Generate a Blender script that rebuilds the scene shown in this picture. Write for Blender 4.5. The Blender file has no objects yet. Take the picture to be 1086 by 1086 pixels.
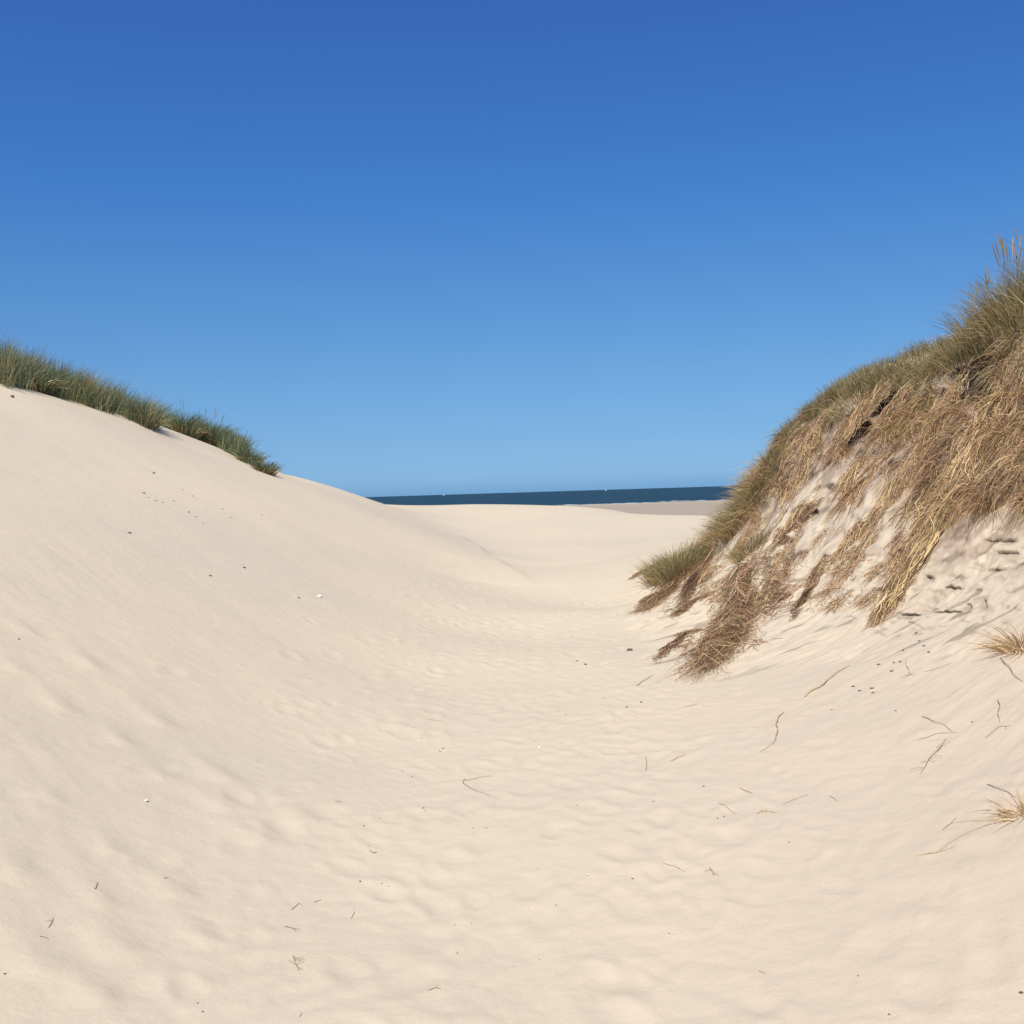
import bpy, math, random
import numpy as np
from mathutils import Matrix, Vector

random.seed(7)
rng = np.random.default_rng(11)
S = bpy.context.scene
COL = S.collection

# ------------------------------------------------------------------ camera
EYE = 1.6
FPX = 1211.0                                   # focal length in pixels of the 1086 px photograph
PITCH, ROLL = math.radians(0.98), math.radians(1.76)
Fv = np.array([0, math.cos(PITCH), -math.sin(PITCH)])
R0 = np.array([1.0, 0, 0]); U0 = np.array([0, math.sin(PITCH), math.cos(PITCH)])
Rv = math.cos(ROLL) * R0 - math.sin(ROLL) * U0
Uv = math.sin(ROLL) * R0 + math.cos(ROLL) * U0
cam = bpy.data.cameras.new('camera'); camo = bpy.data.objects.new('camera', cam); COL.objects.link(camo)
cam.sensor_width = 36; cam.lens = 36 * FPX / 1086; cam.clip_end = 90000; cam.clip_start = 0.05
m = Matrix(((Rv[0], Uv[0], -Fv[0], 0), (Rv[1], Uv[1], -Fv[1], 0), (Rv[2], Uv[2], -Fv[2], EYE), (0, 0, 0, 1)))
camo.matrix_world = m
S.camera = camo

# ------------------------------------------------------------------ light
SUN_EL, SUN_AZ = math.radians(59), math.radians(196)   # azimuth clockwise from +Y (the view direction)
w = bpy.data.worlds.new('World'); S.world = w; w.use_nodes = True
nt = w.node_tree; bg = nt.nodes['Background']
sky = nt.nodes.new('ShaderNodeTexSky'); sky.sky_type = 'NISHITA'; sky.sun_disc = False
sky.sun_elevation = SUN_EL; sky.sun_rotation = SUN_AZ
sky.air_density = 1.0; sky.dust_density = 0.25; sky.ozone_density = 3.0; sky.altitude = 0
# deep clear maritime blue: the physical sky graded by elevation above the horizon
tc = nt.nodes.new('ShaderNodeTexCoord'); sxyz = nt.nodes.new('ShaderNodeSeparateXYZ'); nt.links.new(tc.outputs['Generated'], sxyz.inputs[0])
rp = nt.nodes.new('ShaderNodeValToRGB'); els = rp.color_ramp.elements
SKY = [(0.0, (0.181, 0.404, 0.897)), (0.014, (0.236, 0.45, 0.9)), (0.05, (0.252, 0.432, 0.746)), (0.1, (0.28, 0.46, 0.695)), (0.18, (0.271, 0.49, 0.745)), (0.257, (0.223, 0.484, 0.814)), (0.389, (0.232, 0.463, 0.861)), (0.42, (0.224, 0.445, 0.851))]
while len(els) < len(SKY): els.new(.5)
for k_, (p_, c_) in enumerate(SKY): els[k_].position = p_; els[k_].color = (*c_, 1)
mx = nt.nodes.new('ShaderNodeMix'); mx.data_type = 'RGBA'; mx.blend_type = 'MULTIPLY'; mx.inputs[0].default_value = 1
nt.links.new(sxyz.outputs[2], rp.inputs[0]); nt.links.new(sky.outputs[0], mx.inputs[6]); nt.links.new(rp.outputs[0], mx.inputs[7])
nt.links.new(mx.outputs[2], bg.inputs[0])
bg.inputs[1].default_value = 0.104
sl = bpy.data.lights.new('sun', 'SUN'); sl.energy = 4.0; sl.angle = math.radians(0.53); sl.color = (1.0, 0.955, 0.89)
so = bpy.data.objects.new('sun', sl); COL.objects.link(so)
sd = Vector((math.sin(SUN_AZ) * math.cos(SUN_EL), math.cos(SUN_AZ) * math.cos(SUN_EL), math.sin(SUN_EL)))
so.rotation_euler = sd.to_track_quat('Z', 'Y').to_euler(); so.location = (0, 0, 30)
S.view_settings.view_transform = 'Standard'; S.view_settings.look = 'None'
S.view_settings.exposure = 0.45; S.view_settings.gamma = 1

# ------------------------------------------------------------------ helpers
def ray(px, py):
    return Fv + Rv * (px - 543) / FPX - Uv * (py - 543) / FPX
def at(px, py, d):
    r = ray(px, py); k = d / r[1]
    return (r[0] * k, d, EYE + r[2] * k)
def to_px(x, y, z):
    v = np.stack([x, y, z - EYE], -1)
    f = v @ Fv; f = np.where(f < 0.05, 0.05, f)
    return 543 + FPX * (v @ Rv) / f, 543 - FPX * (v @ Uv) / f
def sstep(a, b, x):
    t = np.clip((x - a) / (b - a), 0, 1); return t * t * (3 - 2 * t)
_perm = np.random.default_rng(5).permutation(512)
_perm = np.concatenate([_perm, _perm])
_ang = np.random.default_rng(6).uniform(0, 2 * np.pi, 1024)
def perlin(x, y):
    xi = np.floor(x).astype(np.int64); yi = np.floor(y).astype(np.int64)
    xf = x - xi; yf = y - yi
    u = xf ** 3 * (xf * (xf * 6 - 15) + 10); v = yf ** 3 * (yf * (yf * 6 - 15) + 10)
    def g(ix, iy, dx, dy):
        h = _perm[(_perm[ix & 511] + iy) & 511]
        a = _ang[h]; return np.cos(a) * dx + np.sin(a) * dy
    a = g(xi, yi, xf, yf); b = g(xi + 1, yi, xf - 1, yf)
    c = g(xi, yi + 1, xf, yf - 1); d = g(xi + 1, yi + 1, xf - 1, yf - 1)
    return (a + (b - a) * u + ((c + (d - c) * u) - (a + (b - a) * u)) * v) * 1.4
def fbm(x, y, o=4, g=0.5):
    s = 0; a = 1
    for i in range(o):
        s = s + a * perlin(x * 2 ** i + 17.3 * i, y * 2 ** i - 9.1 * i); a *= g
    return s
def inpoly(px, py, poly):
    r = np.zeros(np.shape(px), bool); n = len(poly)
    for i in range(n):
        x1, y1 = poly[i]; x2, y2 = poly[(i + 1) % n]
        c = ((y1 > py) != (y2 > py)) & (px < (x2 - x1) * (py - y1) / (y2 - y1 + 1e-9) + x1)
        r ^= c
    return r
def softpoly(px, py, poly, soft):
    """1 inside the polygon, falling to 0 over `soft` outside it"""
    ins = inpoly(px, py, poly); d = np.full(np.shape(px), 1e9)
    for i in range(len(poly)):
        x1, y1 = poly[i]; x2, y2 = poly[(i + 1) % len(poly)]
        ex, ey = x2 - x1, y2 - y1
        t = np.clip(((px - x1) * ex + (py - y1) * ey) / (ex * ex + ey * ey + 1e-9), 0, 1)
        d = np.minimum(d, np.hypot(px - x1 - t * ex, py - y1 - t * ey))
    return np.where(ins, 1.0, 1 - sstep(0, soft, d))

# ------------------------------------------------------------------ dune shape
PTS = [  # photo column, photo row, metres ahead: surveyed dune surface
 (543,1086,3.4),(430,1086,3.4),(680,1086,3.4),(550,900,5.15),(560,780,7.5),(570,700,10.8),(590,650,14.3),(600,620,18),
 (610,600,21),(620,580,26),(600,560,31),(580,536,38),
 (0,407,19),(160,450,22),(80,428,20.5),(295,505,28),(230,475,25),(345,514,31),(365,521,32.5),(400,534,34),(440,541,36),(500,535,38),(650,541,38),(740,548,36),
 (1086,1086,3.0),(1086,900,4.1),(1086,760,5.8),(1086,680,7.5),(1086,620,8.8),(1086,540,9.8),(1086,440,10.4),(1086,345,11.2),
 (1000,390,12.8),(1000,450,11.9),(1000,540,11),(1000,620,9.8),(1000,680,8.2),(1000,800,5.7),(1000,950,4.0),
 (900,424,15),(900,480,14),(900,560,12.5),(900,630,11),(900,700,8.8),(900,800,6.1),
 (840,452,16.5),(840,520,15),(840,600,13),(812,500,17.5),(792,533,18.3),(768,556,19),
 (720,592,18),(690,640,14.5),(740,700,10.1),(800,680,10.5),(700,800,6.8),(700,950,4.5),(850,950,4.35),(760,590,16.5)]
XYZ = [at(*p) for p in PTS]
XYZ += [(-11,22,3.9),(-9.2,27,3.3),(-10,33,2.6),(-9,39,1.9),(-7,45,.6),(-20,25,4.5),(-20,40,3),(-14,15,4.6),(-12,8,4.0),(-8,5,2.5),(-4,0.5,1.1),(-6,-8,2),(-13,-5,4),
        (6.6,13,3.35),(6.1,16.5,3.1),(5.2,20,1.9),(4.6,23,.75),(4.2,30,.4),(9,14,3.6),(12,20,3.3),(8,30,.6),(12,38,.3),(5.5,37,.45),
        (0,0,0),(0,-4,0),(0,-11,.2),(5,-6,2),(3.6,.5,.9),(8,6,2.8),(12,7,3.8),(20,12,4),(20,28,2),(0,45,.3),(-3,45,.4),(5,45,-.1),(14,48,-.3),(-16,50,.4)]
_yy = [3, 5, 8, 12, 17, 21.5, 27, 31, 35]
for y_ in (2.5, 4.5, 7, 10, 13.5, 17.5, 21.5, 25, 28.5, 31.5):      # even left slope down to the crease where it meets the floor
    x0 = np.interp(y_, _yy, [-.7, -.8, -.95, -.8, -.25, 0, -.9, -1.9, -2.9]); z0 = np.interp(y_, _yy, [0, 0, 0, .02, .13, .23, .45, .75, 1.08])
    xc = np.interp(y_, [2, 12, 19, 22, 25, 28, 31], [-11, -10, -8.5, -7, -6.4, -5.85, -5]); sl_ = np.interp(y_, [3, 12, 19, 25, 31], [.34, .36, .394, .405, .39])
    for f_ in (0, .22, .45, .7, .86):
        XYZ.append((x0 + (xc - x0) * f_, y_, z0 + (x0 - xc) * f_ * sl_ * (.93 if f_ == .22 else 1)))
XYZ = np.array(XYZ)
def _U(r2):
    return 0.5 * r2 * np.log(r2 + 1e-9)
_n = len(XYZ)
_d2 = ((XYZ[:, None, :2] - XYZ[None, :, :2]) ** 2).sum(-1)
_K = _U(_d2) + np.eye(_n) * 0.12
_P = np.c_[np.ones(_n), XYZ[:, :2]]
_A = np.block([[_K, _P], [_P.T, np.zeros((3, 3))]])
_W = np.linalg.solve(_A, np.r_[XYZ[:, 2], 0, 0, 0])
def tps(x, y):
    sh = x.shape; x = x.ravel(); y = y.ravel(); out = _W[_n] + _W[_n + 1] * x + _W[_n + 2] * y
    for i in range(_n):
        out += _W[i] * _U((x - XYZ[i, 0]) ** 2 + (y - XYZ[i, 1]) ** 2)
    return out.reshape(sh)
SEA_Z = -6.4
def base(x, y):
    r = np.hypot(x, y)
    k = sstep(40, 52, r)
    near = np.zeros_like(x); s = k < 1
    near[s] = tps(x[s], y[s])
    beach = np.interp(y + 8 * perlin(x / 90, y / 90), [40, 55, 75, 110, 330, 645, 900, 40000], [-.2, -2.2, -4.6, -5.9, -6.22, SEA_Z, -7.4, -60])
    inland = 2.2 + 1.6 * fbm(x / 38 + 3.3, y / 38, 3)
    far = inland + (beach - inland) * sstep(-20, 55, y)
    return np.where(s, near * (1 - k), 0) + far * k

# polar grid around the viewpoint, dense in front
th = np.concatenate([np.radians(np.linspace(-180, -27, 110)[:-1]), np.radians(np.linspace(-27, 27, 861)), np.radians(np.linspace(27, 180, 110)[1:-1])])
rr = np.concatenate([np.linspace(.35, 3, 28)[:-1], np.arange(3, 8, .018), np.arange(8, 20, .026), np.arange(20, 44, .1), np.geomspace(44, 700, 110), np.geomspace(760, 40000, 16)])
TH, RR = np.meshgrid(th, rr, indexing='ij')
GX = RR * np.sin(TH); GY = RR * np.cos(TH)
GZ = base(GX, GY)
PXs, PYs = to_px(GX, GY, GZ)
infr = GY > 1.0

# bank face: eroded lumps
BANK = [(668,650),(690,620),(745,560),(775,535),(800,490),(840,440),(900,405),(1000,375),(1086,335),(1400,250),(1500,640),(1086,675),(960,690),(840,690),(740,715),(700,700)]
bank = np.where(infr, softpoly(PXs, PYs, BANK, 22), 0)
bank *= sstep(7.0, 8.0, RR) * (1 - sstep(22, 26, RR))
# trampled floor, wind streaks on the slopes
side_l = sstep(0.4, 2.4, -(GX + .25 * (GY - 8) * 0.12)) 
side_r = sstep(1.2, 2.6, GX)
nearm = 1 - sstep(14, 30, RR)
floor = (1 - side_l * .85) * (1 - side_r * .6) * nearm
wx = GX + .12 * perlin(GX * 2, GY * 2); wy = GY + .12 * perlin(GX * 2 + 9, GY * 2)
bil = np.abs(perlin(wx / .19, wy / .24)) + .5 * np.abs(perlin(wx / .10 + 4, wy / .13))
bump = .0062 * floor * (bil - .35)
bump += .006 * floor * perlin(GX / .8, GY / .8)
ux = .63 * GX - .77 * GY; vx = .77 * GX + .63 * GY
st = fbm(ux / 1.1 + .5 * perlin(GX, GY), vx / .16, 2)
patchy = .35 + .65 * sstep(-.2, .5, perlin(GX / 1.7 + 4, GY / 1.7))
bump += .004 * side_l * (1 - sstep(9, 16, RR)) * st * patchy
ux2 = -.72 * GX - .70 * GY; vx2 = .70 * GX - .72 * GY
bump += .008 * side_r * (1 - bank) * nearm * fbm(ux2 / .9, vx2 / .15, 3)
bump += .012 * fbm(GX / 2.3, GY / 2.3, 2) * (1 - sstep(20, 38, RR)) * (1 - bank)
bump += .006 * side_l * perlin(ux / 1.6, vx / .5) * nearm
# small lobes where feet slid down the left slope
LOBES = [(30,672,1),(98,708,1.1),(20,712,.9),(66,752,1.1),(172,768,1.1),(130,788,.9),(238,826,1.2),(172,826,.9),(242,858,.9),(270,892,1),(120,905,.8),
         (60,850,.7),(290,885,.7),(190,950,.8),(108,960,.9),(130,1010,1),(40,1030,1),(100,1060,.9),(330,870,.8),(20,930,.8),(220,1000,.7)]
Zs = GZ + bump
def surf0(px, py, Z):
    r = ray(px, py); a = math.atan2(r[0], r[1]); e = r[2] / math.hypot(r[0], r[1])
    i = int(np.clip(np.searchsorted(th, a), 1, len(th) - 1))
    if abs(th[i - 1] - a) < abs(th[i] - a): i -= 1
    el = (Z[i] - EYE) / rr
    hit = (el[20:] >= e) & (rr[20:] < 60)
    if not hit.any():
        j = int(np.argmax(np.where((rr > 3) & (rr < 45), el, -9))); return rr[j] * math.sin(a), rr[j] * math.cos(a)
    j = np.argmax(hit) + 20
    r1, r0 = rr[j], rr[j - 1]; e1, e0 = el[j], el[j - 1]
    t = (e - e0) / (e1 - e0 + 1e-12); q = r0 + (r1 - r0) * min(max(t, 0), 1)
    return q * math.sin(a), q * math.cos(a)
for (px, py, s) in LOBES:
    cx, cy = surf0(px, py, Zs)
    du = (GX - cx) * .63 - (GY - cy) * .77; dv = (GX - cx) * .77 + (GY - cy) * .63
    L = .30 * s; W = .08 * s
    prof = np.where(du < 0, np.exp(-(du / L) ** 2), np.exp(-(du / (.05 * s)) ** 2))
    m_ = (np.abs(du) < 1.4) & (np.abs(dv) < .5)
    bump += np.where(m_, .014 * s * prof * np.exp(-(dv / W) ** 2) - .004 * s * np.exp(-((du + .1) / (L * .8)) ** 2 - ((dv - W * 1.9) / (W * 1.1)) ** 2), 0)
# trodden hollows across the floor
for _ in range(620):
    cx = rng.normal(.35, .95); cy = rng.uniform(2.6, 17); a = rng.uniform(-.7, .7); s = rng.uniform(.7, 1.3)
    i0 = np.abs(GX - cx) < .5; m_ = i0 & (np.abs(GY - cy) < .5)
    dx = GX[m_] - cx; dy = GY[m_] - cy
    u = dx * math.cos(a) + dy * math.sin(a); v = -dx * math.sin(a) + dy * math.cos(a)
    q = (u / (.055 * s)) ** 2 + (v / (.11 * s)) ** 2
    bump[m_] += -.0048 * s * np.exp(-q) + .0035 * s * np.exp(-(np.sqrt(q) - 1.5) ** 2 * 3)
# crease foot of the left dune, soft break running towards the middle
cr = np.array([surf0(x, y, Zs) for x, y in ((470, 562), (500, 580), (530, 602), (560, 622))])
best = np.full(GX.shape, 1e9); sgn = np.zeros(GX.shape); tt = np.zeros(GX.shape)
for k in range(3):
    x1, y1 = cr[k]; x2, y2 = cr[k + 1]; ex, ey = x2 - x1, y2 - y1; l2 = ex * ex + ey * ey
    t = np.clip(((GX - x1) * ex + (GY - y1) * ey) / l2, 0, 1)
    d = np.hypot(GX - x1 - t * ex, GY - y1 - t * ey); up_ = d < best
    best = np.where(up_, d, best); sgn = np.where(up_, np.sign((GX - x1) * ey - (GY - y1) * ex), sgn); tt = np.where(up_, (k + t) / 3, tt)
sdist = best * sgn + .12 * perlin(GX * 1.3, GY * 1.3)      # positive on one side of the scarp
side_ = np.sign(float(np.mean(cr[:, 0])) - 3)
bump += np.where(infr, .10 * np.sin(np.pi * np.clip(tt, 0, 1)) ** .6 * np.where(sdist > 0, np.exp(-(sdist / 1.6) ** 2), np.exp(-(sdist / .22) ** 2)), 0)

# bank relief
IN = np.array([.78, .62])                        # horizontally into the bank
along = GX * IN[1] - GY * IN[0]
lump = fbm(along / .55 + .3 * perlin(GX, GY), GZ / .35 + .5 * along, 4, .55)
ridge = 1 - np.abs(perlin(along / .42 + 5, GZ / .5 - along * .3)) * 2
dn = GX * IN[0] + GY * IN[1]
STRATA = [(885,600),(960,585),(1086,560),(1250,560),(1250,655),(1086,655),(1000,668),(930,672),(890,650)]
strata0 = np.where(infr, softpoly(PXs, PYs, [(960,575),(1000,560),(1086,545),(1250,545),(1250,680),(1000,680),(930,690),(890,650)], 25), 0) * bank
dg = along - .95 * GZ                               # erosion runs down the face towards the lower left
lump = fbm(dg / .42 + .5 * perlin(GX * 1.5, GY * 1.5), (along + GZ) / .55, 4, .5)
crk = 1 - np.abs(perlin(dg / .30 + 5 + .5 * perlin(GX * 4, GY * 4), (along + GZ) / .4)) * 2.2
bank_h = bank * (1 - .7 * strata0) * (.030 * lump + .010 * crk * sstep(-.2, .4, perlin(along / .8, GZ / .6 + 3)))
fine = bank * (1 - .5 * strata0) * (.012 + .018 * sstep(0, .5, perlin(along / .6, GZ / .3))) * fbm(dg / .085, (along + GZ) / .12, 3)
STRATA = [(885,600),(960,585),(1086,560),(1250,560),(1250,655),(1086,655),(1000,668),(930,672),(890,650)]
strata = np.where(infr, softpoly(PXs, PYs, STRATA, 16), 0) * bank
lay = GZ + .05 * perlin(along / .7, GZ * 0) + .012 * perlin(along / .1, GZ * 0)
saw = (lay / .06) % 1.0
brk = sstep(-.15, .25, perlin(along / .26 + 3, np.floor(lay / .06) * 3.1))
disp = np.zeros_like(GX)
disp += strata * brk * .028 * sstep(0.0, .85, 1 - saw) * 1.0
disp += -.0 * strata
HOLL = [(1031,404,26,28,.6),(940,428,22,16,.45),(905,455,14,10,.2),(1000,425,12,10,.2),(868,450,12,9,.15),(1024,644,5,4,.08),(938,629,14,3.5,.15),(1041,642,4,5,.08),(964,653,13,1.8,.08),(1066,588,16,1.6,.06),(1008,625,12,1.6,.07),(1055,606,14,1.5,.05),
        (983,616,6,3,.08),(880,520,10,5,.1),(855,545,12,5,.12),(833,575,10,5,.1),(955,408,12,12,.3),(1060,575,16,2,.07),(1005,650,24,1.6,.06)]
for (px, py, sx, sy, a) in HOLL:
    q = ((PXs - px) / sx) ** 2 + ((PYs - py) / sy) ** 2
    disp += np.where(infr & (RR < 24), bank * a * np.exp(-q ** 1.5), 0)
# turf lip pushed out under the crest, undercut below it, and slumped turf lumps
cyl = np.interp(PXs, [765, 800, 842, 900, 1000, 1086, 1200], [562, 522, 455, 424, 392, 350, 300]); dl = PYs - cyl
onb = infr & (RR < 26)
lipn = np.clip(.45 + 1.1 * perlin(along / .55 + 2, GZ / 1.5), 0, 1.4)
disp += np.where(onb, bank * lipn * (-.05 * np.exp(-((dl - 12) / 11) ** 2) + .24 * np.exp(-((dl - 40) / 15) ** 2)), 0)
slump = sstep(.05, .45, fbm(along / .38 + 7, (GZ - along * .3) / .30, 2)) * sstep(60, 85, dl) * (1 - strata0) * (1 - sstep(940, 980, PXs))
disp += np.where(onb, -.07 * bank * slump, 0)
GZ = GZ + bump + bank_h + fine
GXd = GX + IN[0] * disp; GYd = GY + IN[1] * disp

def H(x, y):
    x = np.asarray(x, float); y = np.asarray(y, float)
    a = np.arctan2(x, y); r = np.hypot(x, y)
    i = np.clip(np.searchsorted(th, a) - 1, 0, len(th) - 2); j = np.clip(np.searchsorted(rr, r) - 1, 0, len(rr) - 2)
    u = np.clip((a - th[i]) / (th[i + 1] - th[i]), 0, 1); v = np.clip((r - rr[j]) / (rr[j + 1] - rr[j]), 0, 1)
    return (GZ[i, j] * (1 - u) + GZ[i + 1, j] * u) * (1 - v) + (GZ[i, j + 1] * (1 - u) + GZ[i + 1, j + 1] * u) * v
def surf(px, py):
    x, y = surf0(px, py, GZ); return x, y, float(H(x, y))

# ------------------------------------------------------------------ materials
def newmat(name):
    m = bpy.data.materials.new(name); m.use_nodes = True
    return m, m.node_tree, m.node_tree.nodes['Principled BSDF']
def N(nt, t, **k):
    n = nt.nodes.new(t)
    for a, b in k.items(): setattr(n, a, b)
    return n
def noise(nt, scale, detail=3, vec=None, rough=.55):
    n = N(nt, 'ShaderNodeTexNoise'); n.inputs['Scale'].default_value = scale; n.inputs['Detail'].default_value = detail; n.inputs['Roughness'].default_value = rough
    if vec: nt.links.new(vec, n.inputs['Vector'])
    return n
def ramp(nt, fac, stops):
    r = N(nt, 'ShaderNodeValToRGB'); e = r.color_ramp.elements
    while len(e) < len(stops): e.new(.5)
    for k, (p, c) in enumerate(stops):
        e[k].position = p; e[k].color = (*c, 1) if len(c) == 3 else c
    nt.links.new(fac, r.inputs[0]); return r
def mix(nt, f, a, b, mode='MIX'):
    n = N(nt, 'ShaderNodeMix', data_type='RGBA', blend_type=mode)
    for s, v in ((n.inputs[0], f), (n.inputs[6], a), (n.inputs[7], b)):
        if hasattr(v, 'is_linked'): nt.links.new(v, s)
        else: s.default_value = v if not isinstance(v, tuple) else (*v, 1)
    return n.outputs[2]

M_sand, t_, p_ = newmat('dune_sand')
geo = N(t_, 'ShaderNodeNewGeometry'); pos = geo.outputs['Position']
n1 = noise(t_, .35, 4, pos); n2 = noise(t_, 5, 5, pos, .6); n3 = noise(t_, 220, 2, pos, .7)
c1 = ramp(t_, n1.outputs[0], [(.35, (.548, .467, .336)), (.65, (.585, .493, .345))])
c2 = mix(t_, 1.0, c1.outputs[0], ramp(t_, n2.outputs[0], [(.3, (.955, .955, .965)), (.7, (1, 1, 1))]).outputs[0], 'MULTIPLY')
c3 = mix(t_, 1.0, c2, ramp(t_, n3.outputs[0], [(.3, (.88, .87, .87)), (.6, (1, 1, 1))]).outputs[0], 'MULTIPLY')
sx0 = N(t_, 'ShaderNodeSeparateXYZ'); t_.links.new(pos, sx0.inputs[0])      # sand colour tinted pinker towards the near right
ma = N(t_, 'ShaderNodeMapRange'); ma.inputs[1].default_value = -.6; ma.inputs[2].default_value = 2.6; t_.links.new(sx0.outputs[0], ma.inputs[0])
mb_ = N(t_, 'ShaderNodeMapRange'); mb_.inputs[1].default_value = 14; mb_.inputs[2].default_value = 4; t_.links.new(sx0.outputs[1], mb_.inputs[0])
mm = N(t_, 'ShaderNodeMath', operation='MULTIPLY'); t_.links.new(ma.outputs[0], mm.inputs[0]); t_.links.new(mb_.outputs[0], mm.inputs[1])
c3 = mix(t_, mm.outputs[0], c3, mix(t_, 1.0, c3, (.995, .955, .965), 'MULTIPLY'))
at_ = N(t_, 'ShaderNodeAttribute', attribute_name='damp_shade')
c4 = mix(t_, at_.outputs['Fac'], c3, (.37, .275, .19))  # brown stain of the bank, also shade painted into the hollows
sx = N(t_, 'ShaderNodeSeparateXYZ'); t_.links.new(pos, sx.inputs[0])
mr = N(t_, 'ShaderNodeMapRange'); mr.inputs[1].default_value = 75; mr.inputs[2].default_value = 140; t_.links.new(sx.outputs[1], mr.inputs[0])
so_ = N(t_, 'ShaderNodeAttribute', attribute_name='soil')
c4 = mix(t_, so_.outputs['Fac'], c4, (.085, .062, .045))  # root soil, also near-black painted shade in hollows and ledge pockets
c5 = mix(t_, mr.outputs[0], c4, (.335, .275, .195))
wet = N(t_, 'ShaderNodeMapRange'); wet.inputs[1].default_value = 540; wet.inputs[2].default_value = 620; t_.links.new(sx.outputs[1], wet.inputs[0])
c6 = mix(t_, wet.outputs[0], c5, (.38, .32, .235))
t_.links.new(c6, p_.inputs['Base Color']); p_.inputs['Roughness'].default_value = .95; p_.inputs['Specular IOR Level'].default_value = .15
bm1 = N(t_, 'ShaderNodeBump'); bm1.inputs['Strength'].default_value = .35; bm1.inputs['Distance'].default_value = .004
nb = noise(t_, 90, 4, pos, .7); t_.links.new(nb.outputs[0], bm1.inputs['Height'])
bm2 = N(t_, 'ShaderNodeBump'); bm2.inputs['Strength'].default_value = .35; bm2.inputs['Distance'].default_value = .02
nb2 = noise(t_, 11, 3, pos, .5); t_.links.new(nb2.outputs[0], bm2.inputs['Height']); t_.links.new(bm1.outputs[0], bm2.inputs['Normal'])
t_.links.new(bm2.outputs[0], p_.inputs['Normal'])

M_sea, t_, p_ = newmat('sea_water')
geo = N(t_, 'ShaderNodeNewGeometry'); pos = geo.outputs['Position']
mp = N(t_, 'ShaderNodeMapping'); mp.inputs['Scale'].default_value = (.006, .03, 1); t_.links.new(pos, mp.inputs[0])
n1 = noise(t_, 1, 5, mp.outputs[0], .6)
c1 = ramp(t_, n1.outputs[0], [(.38, (.010, .033, .050)), (.62, (.025, .060, .078))])
mp2 = N(t_, 'ShaderNodeMapping'); mp2.inputs['Scale'].default_value = (.035, .16, 1); t_.links.new(pos, mp2.inputs[0])
n2 = noise(t_, 1, 3, mp2.outputs[0], .6)
cap = ramp(t_, n2.outputs[0], [(.735, (0, 0, 0)), (.765, (1, 1, 1))])
c2 = mix(t_, cap.outputs[0], c1.outputs[0], (.45, .5, .52))
t_.links.new(c2, p_.inputs['Base Color']); p_.inputs['Roughness'].default_value = .6; p_.inputs['Specular IOR Level'].default_value = .12
bm = N(t_, 'ShaderNodeBump'); bm.inputs['Strength'].default_value = .6; bm.inputs['Distance'].default_value = 1.5; t_.links.new(n2.outputs[0], bm.inputs['Height']); t_.links.new(bm.outputs[0], p_.inputs['Normal'])

def blade_mat(name, transl=.3, rough=.55):
    m, t, p = newmat(name)
    a = N(t, 'ShaderNodeAttribute', attribute_name='tint')
    g = N(t, 'ShaderNodeNewGeometry'); n = noise(t, 30, 2, g.outputs['Position'])
    c = mix(t, 1.0, a.outputs['Color'], ramp(t, n.outputs[0], [(.3, (.8, .8, .78)), (.7, (1.1, 1.08, 1.05))]).outputs[0], 'MULTIPLY')
    t.links.new(c, p.inputs['Base Color']); p.inputs['Roughness'].default_value = rough; p.inputs['Specular IOR Level'].default_value = .25
    tr = N(t, 'ShaderNodeBsdfTranslucent'); t.links.new(c, tr.inputs[0])
    ms = N(t, 'ShaderNodeMixShader'); ms.inputs[0].default_value = transl
    t.links.new(p.outputs[0], ms.inputs[1]); t.links.new(tr.outputs[0], ms.inputs[2])
    t.links.new(ms.outputs[0], t.nodes['Material Output'].inputs[0]); return m
M_green = blade_mat('marram_leaf', .4); M_dry = blade_mat('dry_straw', .15, .7); M_root = blade_mat('root_fibre', .05, .85)
def plain(name, c, r=.8, c2=None, sc=25):
    m, t, p = newmat(name); g = N(t, 'ShaderNodeNewGeometry'); n = noise(t, sc, 3, g.outputs['Position'])
    rm = ramp(t, n.outputs[0], [(.3, c), (.7, c2 or tuple(v * .75 for v in c))]); t.links.new(rm.outputs[0], p.inputs['Base Color']); p.inputs['Roughness'].default_value = r
    return m
M_twig = plain('twig_bark', (.36, .27, .19), .9); M_shell = plain('shell_white', (.82, .79, .74), .5, (.7, .66, .6), 60)
M_peb = plain('dark_crumb', (.12, .09, .07), .9); M_sail = plain('sail_cloth', (.8, .8, .8), .7, (.75, .75, .75)); M_foam = plain('sea_foam', (.62, .63, .62), .9, (.30, .34, .36), .09)
M_soil = plain('peaty_soil', (.10, .075, .055), .95, (.2, .155, .115), 18)

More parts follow.
